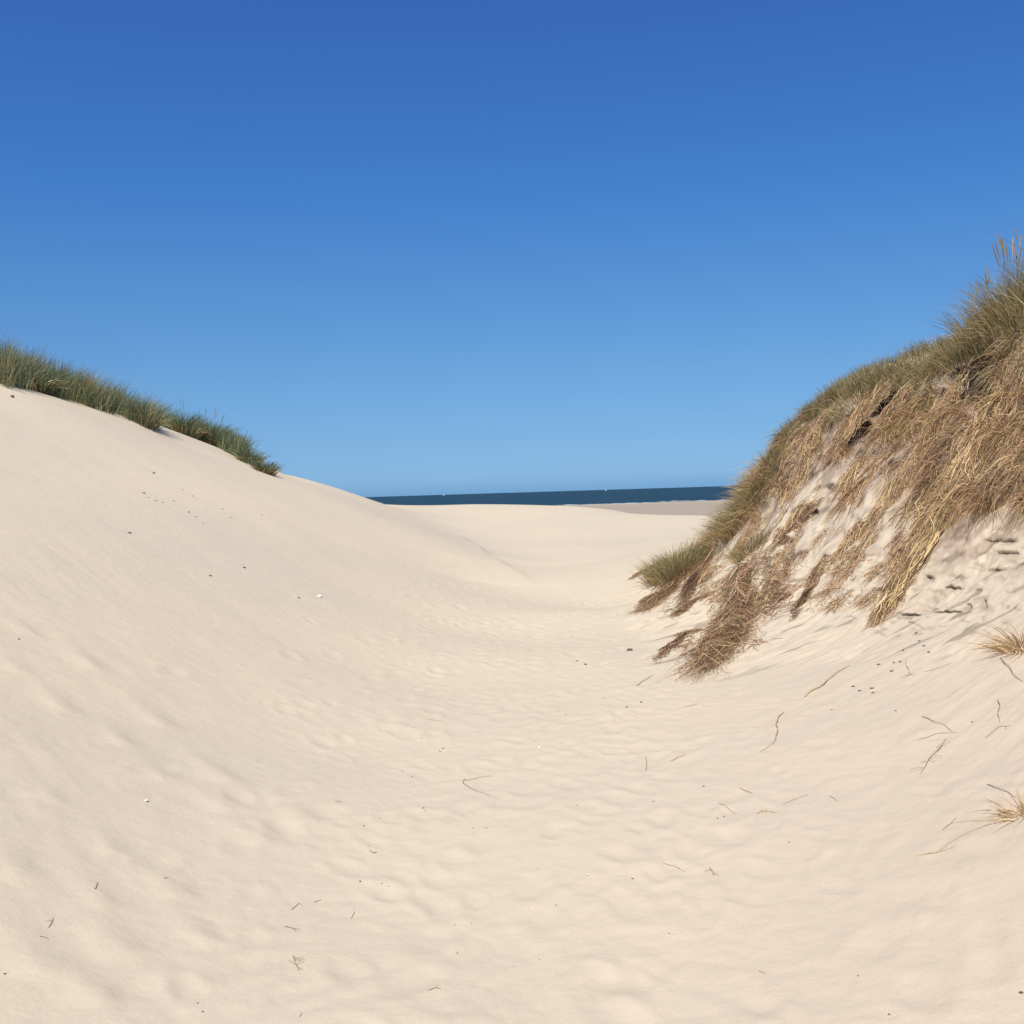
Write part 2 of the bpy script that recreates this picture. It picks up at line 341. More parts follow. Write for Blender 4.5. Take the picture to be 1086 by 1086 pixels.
# ------------------------------------------------------------------ mesh builders
def raw(name, V, Fq, mat, parent=None, tint=None, smooth=True):
    """V (n,3), Fq (m,4) -> linked mesh object"""
    me = bpy.data.meshes.new(name); k = Fq.shape[1]
    me.vertices.add(len(V)); me.vertices.foreach_set('co', np.ascontiguousarray(V, np.float32).ravel())
    me.loops.add(Fq.size); me.loops.foreach_set('vertex_index', np.ascontiguousarray(Fq, np.int32).ravel())
    me.polygons.add(len(Fq)); me.polygons.foreach_set('loop_start', np.arange(0, Fq.size, k, dtype=np.int32))
    try: me.polygons.foreach_set('loop_total', np.full(len(Fq), k, np.int32))
    except Exception: pass
    me.update(calc_edges=True)
    if tint is not None:
        a = me.color_attributes.new('tint', 'FLOAT_COLOR', 'POINT')
        a.data.foreach_set('color', np.c_[tint, np.ones(len(tint))].astype(np.float32).ravel())
    if smooth: me.polygons.foreach_set('use_smooth', np.ones(len(Fq), bool))
    me.materials.append(mat)
    o = bpy.data.objects.new(name, me); COL.objects.link(o)
    if parent: o.parent = parent; o.matrix_parent_inverse = Matrix.Translation(-parent.location)
    return o
def tag(o, label=None, cat=None, group=None, kind=None):
    for k, v in (('label', label), ('category', cat), ('group', group), ('kind', kind)):
        if v: o[k] = v
    return o
def root_at(name, p):
    o = bpy.data.objects.new(name, None); o.location = p; o.empty_display_size = .1; COL.objects.link(o); return o
def strips(P, width, col, side=None):
    """P (n,k,3) centre lines, width (n,k) -> ribbon verts, quads, tint"""
    n, k, _ = P.shape
    T = np.gradient(P, axis=1)
    if side is None:
        a = rng.uniform(0, np.pi * 2, n); side = np.stack([np.cos(a), np.sin(a), rng.uniform(-.4, .4, n)], -1)
    S_ = np.cross(T, np.repeat(side[:, None], k, 1)); S_ /= np.linalg.norm(S_, axis=-1, keepdims=True) + 1e-9
    V = np.stack([P - S_ * width[..., None] / 2, P + S_ * width[..., None] / 2], 2).reshape(-1, 3)
    b = (np.arange(n)[:, None] * k + np.arange(k - 1)[None]) * 2
    Fq = np.stack([b, b + 1, b + 3, b + 2], -1).reshape(-1, 4)
    return V, Fq, np.repeat(col, 2 * k, axis=0)
def palette(n, cols, wts, jit=.18):
    cols = np.array(cols); i = rng.choice(len(cols), n, p=np.array(wts) / sum(wts))
    return np.clip(cols[i] * (1 + rng.normal(0, jit, (n, 1))) * (1 + rng.normal(0, .05, (n, 3))), .01, .9)
def blades(roots, L, lean, bend, wid, k=6, az=None, droop=0):
    """upright or drooping leaves: lean = (n,2) horizontal lean, bend along az"""
    n = len(roots); t = np.linspace(0, 1, k)[None, :]
    az = rng.uniform(0, 2 * np.pi, n) if az is None else az
    L = L[:, None]; bd = bend[:, None]
    hx = lean[:, :1] * t + np.cos(az)[:, None] * bd * t ** 2.2; hy = lean[:, 1:] * t + np.sin(az)[:, None] * bd * t ** 2.2
    up = t * np.sqrt(np.clip(1 - .5 * (lean ** 2).sum(1, keepdims=True), .2, 1)) - (.55 * bd ** 2 + droop) * t ** 2.4
    P = np.stack([roots[:, :1] + L * hx, roots[:, 1:2] + L * hy, roots[:, 2:3] + L * up], -1)
    wd = wid[:, None] * np.clip(1.05 - t ** 2.5, .08, 1) * np.clip(.6 + t * 2, 0, 1)
    return P, wd
GREEN = [(.19, .235, .115), (.28, .31, .165), (.11, .15, .08), (.38, .36, .19), (.46, .37, .21)]
OLIVE = [(.31, .27, .12), (.23, .225, .10), (.43, .34, .17), (.52, .41, .22), (.31, .21, .11)]
STRAW = [(.64, .465, .24), (.53, .365, .18), (.39, .25, .13), (.74, .58, .34), (.22, .14, .08)]
BROWN = [(.43, .275, .16), (.33, .205, .12), (.52, .355, .20), (.17, .105, .065), (.62, .46, .28)]

# ------------------------------------------------------------------ ground
nT, nR = GX.shape
V = np.stack([GXd, GYd, GZ], -1).reshape(-1, 3)
idx = np.arange(nT * nR).reshape(nT, nR)
nx = np.roll(idx, -1, 0)
Fq = np.stack([idx[:, :-1], idx[:, 1:], nx[:, 1:], nx[:, :-1]], -1).reshape(-1, 4)
damp_shade = np.zeros((nT, nR))
damp_shade += strata * .55 * sstep(.0, .5, perlin(along / .5, lay / .05)) * brk
damp_shade += bank * .55 * sstep(.15, .6, fbm(along / .4, GZ / .12, 3)) * sstep(.9, 1.6, GZ + .3 * perlin(along, GZ))
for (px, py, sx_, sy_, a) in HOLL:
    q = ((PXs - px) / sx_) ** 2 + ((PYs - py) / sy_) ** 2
    damp_shade += np.where(infr & (RR < 24), bank * min(1, a * 3) * .9 * np.exp(-q ** 1.5), 0)  # browner tone painted inside the hollows as shade
damp_shade = np.clip(damp_shade + bank * .8 * sstep(-.1, .5, fbm(dg / .20 + 3, (along + GZ) / .8, 3)) * sstep(.5, 1.1, GZ), 0, .9)
soil = np.zeros((nT, nR))  # root soil of the bank plus painted shade of its recesses
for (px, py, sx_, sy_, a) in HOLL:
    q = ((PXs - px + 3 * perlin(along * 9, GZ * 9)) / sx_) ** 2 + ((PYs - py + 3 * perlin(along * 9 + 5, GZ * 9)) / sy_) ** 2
    soil += np.where(infr & (RR < 24), bank * min(.9, a * 4) * np.exp(-q ** 2), 0)  # near-black painted into each hollow to deepen its shade
soil += strata * .35 * sstep(.40, .6, fbm(along / .30 + 2, lay / .025, 2)) + bank * .5 * sstep(.42, .7, fbm(dg / .13 + 9, GZ / .2, 3))  # shade painted into the ledge pockets, then dark patches scattered on the bank
# root-bound brown soil behind the thatch on the upper face
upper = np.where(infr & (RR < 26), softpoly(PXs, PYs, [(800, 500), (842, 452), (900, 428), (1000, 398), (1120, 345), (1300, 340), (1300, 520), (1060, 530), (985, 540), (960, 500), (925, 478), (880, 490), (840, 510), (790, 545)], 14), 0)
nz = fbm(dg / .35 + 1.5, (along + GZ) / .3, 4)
damp_shade = np.clip(damp_shade + upper * (.45 + .7 * sstep(-.3, .4, nz)), 0, 1)
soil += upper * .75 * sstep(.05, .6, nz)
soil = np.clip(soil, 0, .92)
# centre cap
V = np.vstack([V, [[0, 0, float(GZ[:, 0].mean())]]]); c0 = len(V) - 1
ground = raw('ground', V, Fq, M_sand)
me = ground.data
a = me.attributes.new('damp_shade', 'FLOAT', 'POINT'); a.data.foreach_set('value', np.r_[damp_shade.ravel(), 0].astype(np.float32))
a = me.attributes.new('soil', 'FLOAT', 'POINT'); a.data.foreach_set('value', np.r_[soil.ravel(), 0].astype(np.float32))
import bmesh
capv = np.vstack([np.stack([GXd[:, 0], GYd[:, 0], GZ[:, 0]], -1), V[c0:]])
capf = [(i, (i + 1) % nT, nT) for i in range(nT)]
bmx = bmesh.new(); bmx.from_mesh(me); bmx.verts.ensure_lookup_table()
for i in range(nT):
    try: f = bmx.faces.new((bmx.verts[idx[i, 0]], bmx.verts[idx[(i + 1) % nT, 0]], bmx.verts[c0])); f.smooth = True
    except ValueError: pass
bmx.to_mesh(me); bmx.free()
tag(ground, 'pale dry sand dunes and trodden path running down to a grey beach', kind='structure')

# sea
xs = np.concatenate([-np.geomspace(45000, 60, 60), np.linspace(-50, 50, 5), np.geomspace(60, 45000, 60)]); ys = np.concatenate([np.linspace(560, 1000, 40), np.geomspace(1040, 45000, 60)])
X, Y = np.meshgrid(xs, ys, indexing='ij'); i_ = np.arange(X.size).reshape(X.shape)
sea = raw('sea', np.stack([X, Y, np.full_like(X, SEA_Z)], -1).reshape(-1, 3), np.stack([i_[:-1, :-1], i_[1:, :-1], i_[1:, 1:], i_[:-1, 1:]], -1).reshape(-1, 4), M_sea)
tag(sea, 'dark blue open sea out to the horizon', kind='structure')

# ------------------------------------------------------------------ grass masses
def pxworld(lst):
    return np.array([surf(x, y) for x, y in lst])
def along_line(L, s):
    seg = np.r_[0, np.cumsum(np.linalg.norm(np.diff(L[:, :2], axis=0), axis=1))]; s = s * seg[-1]
    return np.stack([np.interp(s, seg, L[:, 0]), np.interp(s, seg, L[:, 1])], -1)
def emit(name, P, wd, col, mat, parent=None):
    V, Fq, T = strips(P, wd, col); return raw(name, V, Fq, mat, parent, T)

# left ridge: sand/grass edge as seen, roots from there back over the ridge
edgeL = pxworld([(-60, 398), (0, 408), (40, 414), (75, 424), (100, 434), (130, 442), (158, 452)])
n = 30000
s = rng.uniform(0, 1, n); q = rng.uniform(0, 1, n) ** 1.3
E = along_line(edgeL, s); out = np.array([-.55, .83])
clump = perlin(s * 22, q * 5)
E = E + out * (q[:, None] * 5.5 - .9 * np.clip(perlin(s * 12 + 2, s * 0) + .4 * perlin(s * 31, s * 0), -.25, 1)[:, None] * (q[:, None] < .2)) + rng.normal(0, .05, (n, 2)) + np.stack([perlin(s * 60, q * 0), perlin(s * 60 + 7, q * 0)], -1) * .22
fr = perlin(s * 34 + 5, q * 3); keep = ((clump > -.15) | (rng.random(n) < .2)) & ((fr > -.25 + .0 * q) | (q > .25) | (rng.random(n) < .15))
E = E[keep]; s = s[keep]; q = q[keep]; clump = clump[keep]; n = len(E)
R_ = np.c_[E, H(E[:, 0], E[:, 1]) - .02]
L_ = (.75 - .24 * s) * rng.uniform(.5, 1.12, n) * (1 + .42 * clump + .2 * perlin(s * 50, q * 9))
P, wd = blades(R_, L_, np.stack([rng.normal(.12, .16, n), rng.normal(-.05, .16, n)], -1), np.abs(rng.normal(.25, .18, n)), rng.uniform(.006, .011, n), az=rng.normal(.2, 1.3, n))
g = sstep(-.3, .4, perlin(s * 16 + 3, q * 3))[:, None]
col = np.where(g + rng.normal(0, .25, (n, 1)) > .75, palette(n, GREEN[2:] + STRAW[:2], (2, 2, 2, 1, 1.5)), palette(n, GREEN, (5, 4.5, 3.5, 1, .7)))
tag(emit('marram_grass', P, wd, col, M_green), 'dense green marram grass covering the crest of the left dune', 'grass', kind='stuff')

edgeL2 = pxworld([(158, 437), (185, 450), (210, 458), (232, 468), (250, 480), (266, 494), (281, 501)])
n = 9000
s = rng.uniform(0, 1, n); q = rng.uniform(0, 1, n) ** 1.2
E = along_line(edgeL2, s); E = E + out * (q[:, None] * 2.6 + .05) + rng.normal(0, .06, (n, 2))
clump = perlin(s * 13, q * 2)
keep = (clump > .0) | (rng.random(n) < .14)
keep &= ~((s < .22) & (q < .35))
E = E[keep]; s = s[keep]; q = q[keep]; clump = clump[keep]; n = len(E)
R_ = np.c_[E, H(E[:, 0], E[:, 1]) - .02]
L_ = (.55 - .20 * s) * rng.uniform(.5, 1.15, n) * (1 + .5 * clump)
P, wd = blades(R_, L_, np.stack([rng.normal(.10, .15, n), rng.normal(0, .15, n)], -1), np.abs(rng.normal(.2, .15, n)), rng.uniform(.007, .012, n), az=rng.normal(.2, 1.3, n))
tag(emit('marram_grass', P, wd, palette(n, GREEN, (4, 3, 5, 1, .8)), M_green), 'thinner row of green marram grass running down the end of the left ridge', 'grass', kind='stuff')

# right crest
crest = pxworld([(765, 562), (780, 550), (796, 530), (812, 503), (828, 472), (842, 453), (870, 434), (900, 422), (950, 405), (1000, 391), (1045, 368), (1086, 348), (1130, 330)])
n = 22000
s = rng.uniform(.12, 1, n); q = rng.normal(0, 1, n)
E = along_line(crest, s); inn = np.array([.8, .6])
E = E + inn * (np.where(q > 0, q * .9, q * .08)[:, None] + .1) + rng.normal(0, .05, (n, 2))
clump = .6 * perlin(E[:, 0] * 2.2, E[:, 1] * 2.2) + .7 * perlin(s * 17, s * 0)
keep = (clump > -.12) | (rng.random(n) < .2)
E = E[keep]; s = s[keep]; clump = clump[keep]; n = len(E)
R_ = np.c_[E, H(E[:, 0], E[:, 1]) - .02]
L_ = np.interp(s, [0, .3, .55, .75, .88, 1], [.20, .19, .19, .23, .42, .64]) * rng.uniform(.45, 1.15, n) * (1 + .55 * clump)
P, wd = blades(R_, L_, np.stack([rng.normal(-.08, .26, n), rng.normal(-.05, .24, n)], -1), np.abs(rng.normal(.28, .2, n)), rng.uniform(.004, .008, n), az=rng.normal(3.6, 1.5, n))
tag(emit('marram_grass', P, wd, palette(n, OLIVE, (4, 3.4, 3.2, 2.4, 1.2)), M_green), 'olive and straw marram grass fringing the crest of the right bank', 'grass', kind='stuff')

# drooping thatch on the upper face of the bank
THATCH = [(800, 512), (830, 462), (850, 442), (900, 420), (1000, 388), (1060, 362), (1100, 335), (1130, 330), (1130, 540), (1060, 548), (985, 556), (965, 500), (930, 480), (880, 500), (845, 515), (800, 560), (775, 560)]
cnt = 0; pts = []
xs_ = rng.uniform(770, 1130, 60000); ys_ = rng.uniform(350, 560, 60000)
ok = inpoly(xs_, ys_, THATCH); xs_, ys_ = xs_[ok], ys_[ok]
dens = fbm(xs_ / 17 + .35 * ys_ / 17, ys_ / 24, 2); hol = np.zeros(len(xs_))
for (hx, hy, a_, b_, c_) in HOLL[:5]: hol = np.maximum(hol, np.exp(-((xs_ - hx) / (a_ * .95)) ** 4 - ((ys_ - hy + 9) / (b_ * 1.15)) ** 4))
bare = np.zeros(len(xs_))
for (hx, hy, a_, b_) in [(905, 450, 14, 10), (935, 490, 26, 14), (900, 500, 26, 12), (960, 470, 14, 14), (1090, 450, 8, 14)]: bare = np.maximum(bare, np.exp(-((xs_ - hx) / a_) ** 2 - ((ys_ - hy) / b_) ** 2))
ok = (rng.random(len(xs_)) < np.clip((.02 + .22 * sstep(980, 1010, xs_)) + dens * 1.7, .015, 1) * (1 - .97 * hol) * (1 - .9 * bare)); xs_, ys_, dens = xs_[ok][:20000], ys_[ok][:20000], dens[ok][:20000]
def surfv(xs, ys):
    """many photo points to the dune surface at once"""
    D = Fv[None] + Rv[None] * ((xs - 543) / FPX)[:, None] - Uv[None] * ((ys - 543) / FPX)[:, None]
    a = np.arctan2(D[:, 0], D[:, 1]); e = D[:, 2] / np.hypot(D[:, 0], D[:, 1])
    i = np.clip(np.searchsorted(th, a), 1, len(th) - 1); out_ = np.zeros((len(xs), 2))
    el = (GZ - EYE) / rr[None]; j0 = np.searchsorted(rr, 2.0); j1 = np.searchsorted(rr, 60)
    for c in range(0, len(xs), 2000):
        sub = el[i[c:c + 2000], j0:j1] >= e[c:c + 2000, None]; j = np.argmax(sub, 1) + j0
        out_[c:c + 2000, 0] = rr[j] * np.sin(a[c:c + 2000]); out_[c:c + 2000, 1] = rr[j] * np.cos(a[c:c + 2000])
    return np.c_[out_, H(out_[:, 0], out_[:, 1])]
R_ = surfv(xs_, ys_); n = len(R_)
L_ = rng.uniform(.14, .42, n)
wave = perlin(xs_ / 14, ys_ / 14)
P, wd = blades(R_ + np.c_[np.full(n, .03), np.full(n, .03), np.zeros(n)], L_, np.stack([-.24 + wave * .45 + rng.normal(0, .2, n), -.24 + rng.normal(0, .2, n)], -1),
               np.abs(rng.normal(.38, .18, n)), rng.uniform(.004, .009, n), k=7, az=3.75 + wave * 1.6 + rng.normal(0, .9, n), droop=rng.uniform(.5, 1.6, n)[:, None])
up = (ys_ < np.interp(xs_, [780, 840, 900, 1000, 1100], [520, 470, 448, 425, 400]))
col = np.where(up[:, None], palette(n, OLIVE + BROWN[:2], (2, 1.5, 3, 3, 1.5, 2, 1.5)), palette(n, BROWN + STRAW[:2], (3, 2, 3, 1.5, 1.8, 3, 3)))
hue = perlin(xs_ / 19 + 4, ys_ / 25)[:, None]; col = np.where(hue > .12, col * np.array([[.72, .66, .62]]), col)
tag(emit('dry_thatch', P, wd, col, M_dry), 'dry brown thatch of dead grass drooping over the upper face of the right bank', 'dead grass', kind='stuff')

# ------------------------------------------------------------------ hanging mats and strands
def mat_strands(spine, width, n, lift, cols, wts, frac=(.3, .8), wid=(.004, .008), wig=.03, k=12, tail=.5, curl=0.0):
    """strands laid along a run of surface points, lifted off the sand"""
    L = np.array([surf(x, y) for x, y in spine]); seg = np.r_[0, np.cumsum(np.linalg.norm(np.diff(L[:, :2], axis=0), axis=1))]
    tot = seg[-1]; ln = rng.uniform(*frac, n); t0 = rng.uniform(0, 1, n) ** 1.2 * (1 - ln)
    t = t0[:, None] + ln[:, None] * np.linspace(0, 1, k)[None]
    s_ = t * tot; X = np.interp(s_, seg, L[:, 0]); Y = np.interp(s_, seg, L[:, 1])
    tx = np.gradient(X, axis=1); ty = np.gradient(Y, axis=1); l = np.hypot(tx, ty) + 1e-9; nx_, ny_ = -ty / l, tx / l
    lat0 = (rng.normal(0, .42, n) + .25 * perlin(t0 * 9, t0 * 0 + width * 7))[:, None] * width; lat1 = lat0 * tail + rng.normal(0, .15, n)[:, None] * width
    u = np.linspace(0, 1, k)[None]; lat = lat0 + (lat1 - lat0) * t
    ph = rng.uniform(0, 50, n)[:, None]
    clm = perlin(lat0 * 9 / max(width, .05) * .35, t0[:, None] * 6 + width * 20)
    lat = lat * (1 + .5 * clm) + .12 * width * perlin(t * 7 + np.floor(lat0 * 12 / width), lat0 * 0) * 2 + wig * (perlin(ph + u * 3.1, ph * 1.7) * 2) + curl * np.sin(u * 5 + ph) * u
    X = X + nx_ * lat; Y = Y + ny_ * lat
    h = lift * rng.uniform(.05, 1, n)[:, None] * (np.sin(np.pi * np.clip(u * .92 + .06, 0, 1)) ** .7) * (1 - .5 * np.clip(np.abs(lat) / (width + 1e-6), 0, 1)) + .008 + wig * .6 * np.abs(perlin(ph + u * 4, ph * .3))
    P = np.stack([X, Y, H(X, Y) + h], -1)
    wd = rng.uniform(*wid, n)[:, None] * np.clip(1.1 - u ** 3, .25, 1) * np.ones((n, k))
    return P, wd, palette(n, cols, wts)
def hanging(name, label, cat, group, spine, width, n, lift, cols=STRAW, wts=(3, 3, 3, 2, 1), **kw):
    r = root_at(name, surf(*spine[0])); tag(r, label, cat, group)
    P, wd, c = mat_strands(spine, width, n, lift, cols, wts, **kw)
    emit('stems', P, wd, c, M_dry, r)
    P, wd, c = mat_strands(spine, width * .8, max(30, int(n * .5)), lift * .6, BROWN, (2, 3, 1, 3, .5), frac=(.12, .35), wid=(.003, .005), wig=.06, curl=.02)
    emit('root_fibres', P, wd, c, M_root, r)
    return r
G1 = 'mats of dead grass hanging down the right bank'
hanging('hanging_grass_mat', 'straw curtain hanging at the frame edge right of the dark hollow', 'dead grass', G1, [(1088, 362), (1080, 395), (1070, 440)], .3, 800, .14, cols=BROWN + STRAW, wts=(3, 2, 3, 1, 2, 3, 3, 2, 2, 1), frac=(.3, .8), wig=.05, curl=.05)
hanging('hanging_grass_mat', 'largest straw coloured mat of dead stems spilling down the bank at the right edge', 'dead grass', G1, [(1040, 445), (1032, 480), (1018, 525), (998, 572)], .50, 1500, .24, cols=STRAW + BROWN[:3], wts=(5, 4, 3, 4, 1, 1, 1, 1), frac=(.3, .85), wig=.07, curl=.07, tail=.7, wid=(.005, .009))
hanging('hanging_grass_mat', 'tangled brown mat of dead stems beside the frame edge under the dark hollow', 'dead grass', G1, [(1085, 440), (1070, 490), (1050, 545)], .42, 900, .16, cols=BROWN + STRAW[:2], wts=(2, 2, 3, 1, 2, 3, 3), frac=(.3, .8), wig=.08, curl=.08, wid=(.005, .009))
hanging('hanging_grass_mat', 'long pale straw tail reaching from the large mat down to the cracked sand ledges', 'dead grass', G1, [(1010, 535), (982, 580), (954, 622), (925, 668)], .17, 420, .12, wts=(4, 3, 2, 5, 1), frac=(.3, .75), tail=.4, wig=.03, wid=(.006, .011))
hanging('hanging_grass_mat', 'golden yellow bundle of straw in the middle of the bank under the grassy crest', 'dead grass', G1, [(985, 440), (955, 448), (930, 462)], .2, 350, .08, cols=[(.55, .40, .17), (.46, .33, .14), (.38, .26, .12)], wts=(3, 3, 2), frac=(.4, .9))
hanging('hanging_grass_mat', 'narrow diagonal streak of straw crossing bare sand towards the lower left of the bank', 'dead grass', G1, [(965, 470), (930, 495), (895, 530), (865, 560)], .15, 150, .05, cols=STRAW + BROWN[:2], wts=(3, 3, 2, 2, 1, 2, 2), frac=(.2, .5), tail=1)
hanging('hanging_grass_mat', 'brown grass strands drooping in the middle of the bank just left of the golden bundle', 'dead grass', G1, [(905, 440), (890, 470), (872, 500)], .22, 260, .08, cols=STRAW + BROWN, wts=(2, 2, 3, 1, 1, 3, 2, 2, 1, 1), frac=(.3, .8))
hanging('hanging_grass_mat', 'short brown strands hanging under the green crest fringe above the small hollow', 'dead grass', G1, [(945, 395), (935, 415), (925, 440)], .3, 500, .12, cols=STRAW + BROWN, wts=(3, 3, 3, 1, 1, 2, 2, 2, 1, 1), frac=(.4, .9))
hanging('hanging_grass_mat', 'brown root mat trailing down behind the big root clump at the foot of the bank', 'dead grass', G1, [(757, 580), (742, 610), (727, 635), (714, 655)], .17, 240, .12, cols=BROWN, wts=(3, 3, 2, 2, 1), frac=(.3, .7))
hanging('root_clump', 'big tangled brown clump of roots and dead stems at the foot of the bank', 'root clump', None, [(786, 604), (784, 645), (770, 684), (733, 727)], .19, 1000, .20, cols=BROWN + STRAW[:1], wts=(3, 2.5, 4, 1.2, 3, 2.5), frac=(.12, .5), wig=.10, curl=.09, tail=.75)
hanging('hanging_grass_mat', 'thin brown root trail curving over bare sand right of the big root clump', 'dead grass', G1, [(880, 583), (866, 608), (852, 636), (840, 662)], .07, 150, .05, cols=BROWN, wts=(4, 3, 2, 2, 1), frac=(.25, .6), tail=.3)
hanging('hanging_grass_mat', 'small arched wisp of roots on the sand left of the big root clump', 'dead grass', G1, [(748, 668), (724, 674), (706, 690), (694, 706)], .05, 80, .04, cols=BROWN, wts=(4, 3, 2, 2, 1), frac=(.3, .8), tail=.6)
hanging('hanging_grass_mat', 'flat brown root fringe lying between the green clump and the big root clump', 'dead grass', G1, [(752, 632), (735, 640), (722, 650), (708, 656)], .06, 150, .05, cols=BROWN, wts=(4, 3, 2, 2, 1), frac=(.3, .7))
hanging('hanging_grass_mat', 'dark brown brush of roots lying across the middle of the bank face', 'dead grass', G1, [(868, 540), (850, 552), (832, 570), (815, 590)], .2, 110, .05, cols=BROWN, wts=(3, 4, 2, 3, 1), frac=(.15, .4), tail=1)
hanging('hanging_grass_mat', 'fan of thin roots spread to the right of the big root clump', 'dead grass', G1, [(800, 590), (815, 610), (822, 640), (812, 662)], .3, 150, .04, cols=BROWN + STRAW[:2], wts=(3, 3, 2, 2, 1, 1, 1), frac=(.15, .4), tail=1, wig=.08)
hanging('hanging_grass_mat', 'faded brown streak of stems on the sand below the bare middle of the bank', 'dead grass', G1, [(935, 535), (915, 560), (900, 590), (885, 615)], .2, 90, .03, cols=BROWN + STRAW[:2], wts=(3, 2, 2, 1, 2, 2, 2), frac=(.15, .4), tail=.8)
hanging('hanging_grass_mat', 'grey brown stems hanging from the left shoulder of the bank', 'dead grass', G1, [(850, 455), (835, 480), (820, 510), (808, 535)], .4, 380, .09, cols=BROWN + STRAW[:2] + OLIVE[:1], wts=(3, 2, 2, 1, 2, 2, 2, 1), frac=(.2, .5), tail=.9)

# ragged tangles of roots and turf standing proud of the eroded face
def tangle(px, py, rad, n, label, lift=.12, cols=BROWN + STRAW[:2], wts=(3, 2.5, 3, 1.8, 2, 2, 2)):
    c = surf(px, py); r = root_at('root_tangle', c); tag(r, label, 'root tangle', 'tangles of roots on the bank face')
    for nm, m_, cnt, cc, ww, l0 in (('roots', M_root, n, cols, wts, .22), ('straws', M_dry, n // 3, STRAW, (3, 3, 2, 3, 1), .30)):
        k = 10; t = np.linspace(0, 1, k)[None]; a0 = rng.uniform(0, 6.28, cnt); q = rad * rng.random(cnt) ** .6
        a = np.where(rng.random(cnt) < .6, 3.9 + rng.normal(0, .5, cnt), rng.uniform(0, 6.28, cnt)); l = l0 * rng.uniform(.3, 1.1, cnt)
        ph = rng.uniform(0, 60, cnt)[:, None]; tw = 1.5 * perlin(ph + t * 2.2, ph * .7)
        dx = np.cumsum(np.cos(a[:, None] + tw), 1) / k * l[:, None]; dy = np.cumsum(np.sin(a[:, None] + tw), 1) / k * l[:, None]
        X = c[0] + (q * np.cos(a0))[:, None] + dx; Y = c[1] + (q * np.sin(a0))[:, None] + dy
        dome = np.clip(1 - (np.hypot(X - c[0], Y - c[1]) / (rad * 1.3)) ** 2, 0, 1)
        P = np.stack([X, Y, H(X, Y) + .01 + lift * dome * rng.random((cnt, 1)) + .02 * np.abs(perlin(ph + t * 5, ph))], -1)
        emit(nm, P, rng.uniform(.003, .007, cnt)[:, None] * np.ones((cnt, k)), palette(cnt, cc, ww), m_, r)
for px, py, rad, n, lb in [
    (868, 455, .22, 260, 'dark root tangle under the crest fringe on the left shoulder of the bank'),
    (915, 437, .20, 260, 'root tangle beside the small dark hollow under the crest'),
    (955, 425, .24, 320, 'broad root tangle right of the small dark hollow under the crest'),
    (1000, 440, .26, 360, 'root tangle just left of the large straw mat near its top'),
    (850, 500, .2, 220, 'root tangle on the left shoulder above the bare sand patch'),
    (905, 505, .2, 200, 'root tangle in the middle of the bank face below the brown drooping strands'),
    (958, 510, .22, 260, 'root tangle against the left side of the large straw mat'),
    (845, 550, .18, 200, 'small root tangle on the sand patch right of the steep left clump'),
    (790, 575, .16, 200, 'small root tangle above the big root clump'),
    (905, 570, .14, 130, 'small root tangle left of the long pale straw tail'),
    (962, 585, .14, 130, 'small root tangle half under the long pale straw tail'),
    (752, 612, .14, 160, 'small root tangle beside the rounded green clump on the nose of the bank'),
    (812, 640, .13, 150, 'low root tangle touching the right side of the big root clump')]:
    tangle(px, py, rad, n, lb)

# ------------------------------------------------------------------ single tufts
def tuft(name, label, group, px, py, rad, n, L, cols, wts, lean=(0, 0), spread=.35, wid=(.004, .008), dry=.3, stalks=0, flat=1.0, droop=.1, cat='grass tuft'):
    c = surf(px, py); r = root_at(name, c); tag(r, label, cat, group)
    def part(nm, n, L, cols, wts, mat, k=.0, droop=droop):
        a = rng.uniform(0, 2 * np.pi, n); q = rad * np.sqrt(rng.random(n)) * np.where(rng.random(n) < .15, 1.25, 1)
        x = c[0] + q * np.cos(a); y = c[1] + q * np.sin(a) * flat; R_ = np.c_[x, y, H(x, y) - .02]
        ln = np.stack([lean[0] + np.cos(a) * q / rad * spread + rng.normal(0, .1, n), lean[1] + np.sin(a) * q / rad * spread + rng.normal(0, .1, n)], -1)
        P, wd = blades(R_, L * rng.uniform(.55, 1.1, n), ln, np.abs(rng.normal(.3, .18, n)), rng.uniform(*wid, n), az=a + rng.normal(0, .6, n), droop=droop)
        emit(nm, P, wd, palette(n, cols, wts), mat, r)
    part('green_leaves', n, L, cols, wts, M_green)
    part('dry_leaves', int(n * dry), L * .8, STRAW, (3, 3, 2, 2, 1), M_dry, droop=droop + .3)
    if stalks:
        for _ in range(stalks):
            a = rng.uniform(0, 6.28); q = rad * rng.uniform(0, .8); x = c[0] + q * math.cos(a); y = c[1] + q * math.sin(a)
            hgt = L * rng.uniform(1.05, 1.35); k = 12; t = np.linspace(0, 1, k); lx, ly = rng.normal(lean[0] * .7, .12), rng.normal(0, .12)
            P = np.stack([x + hgt * lx * t ** 1.5, y + hgt * ly * t ** 1.5, H(x, y) + hgt * t], -1)[None]
            wd = np.where(t > .78, .014 * np.sin(np.pi * np.clip((t - .76) / .25, 0, 1)) + .003, .0035)[None]
            emit('seed_head', P, wd, palette(1, [(.40, .31, .17), (.26, .19, .10)], (1, 1)), M_dry, r)
    return r
G2 = 'marram tufts standing out of the left dune grass'
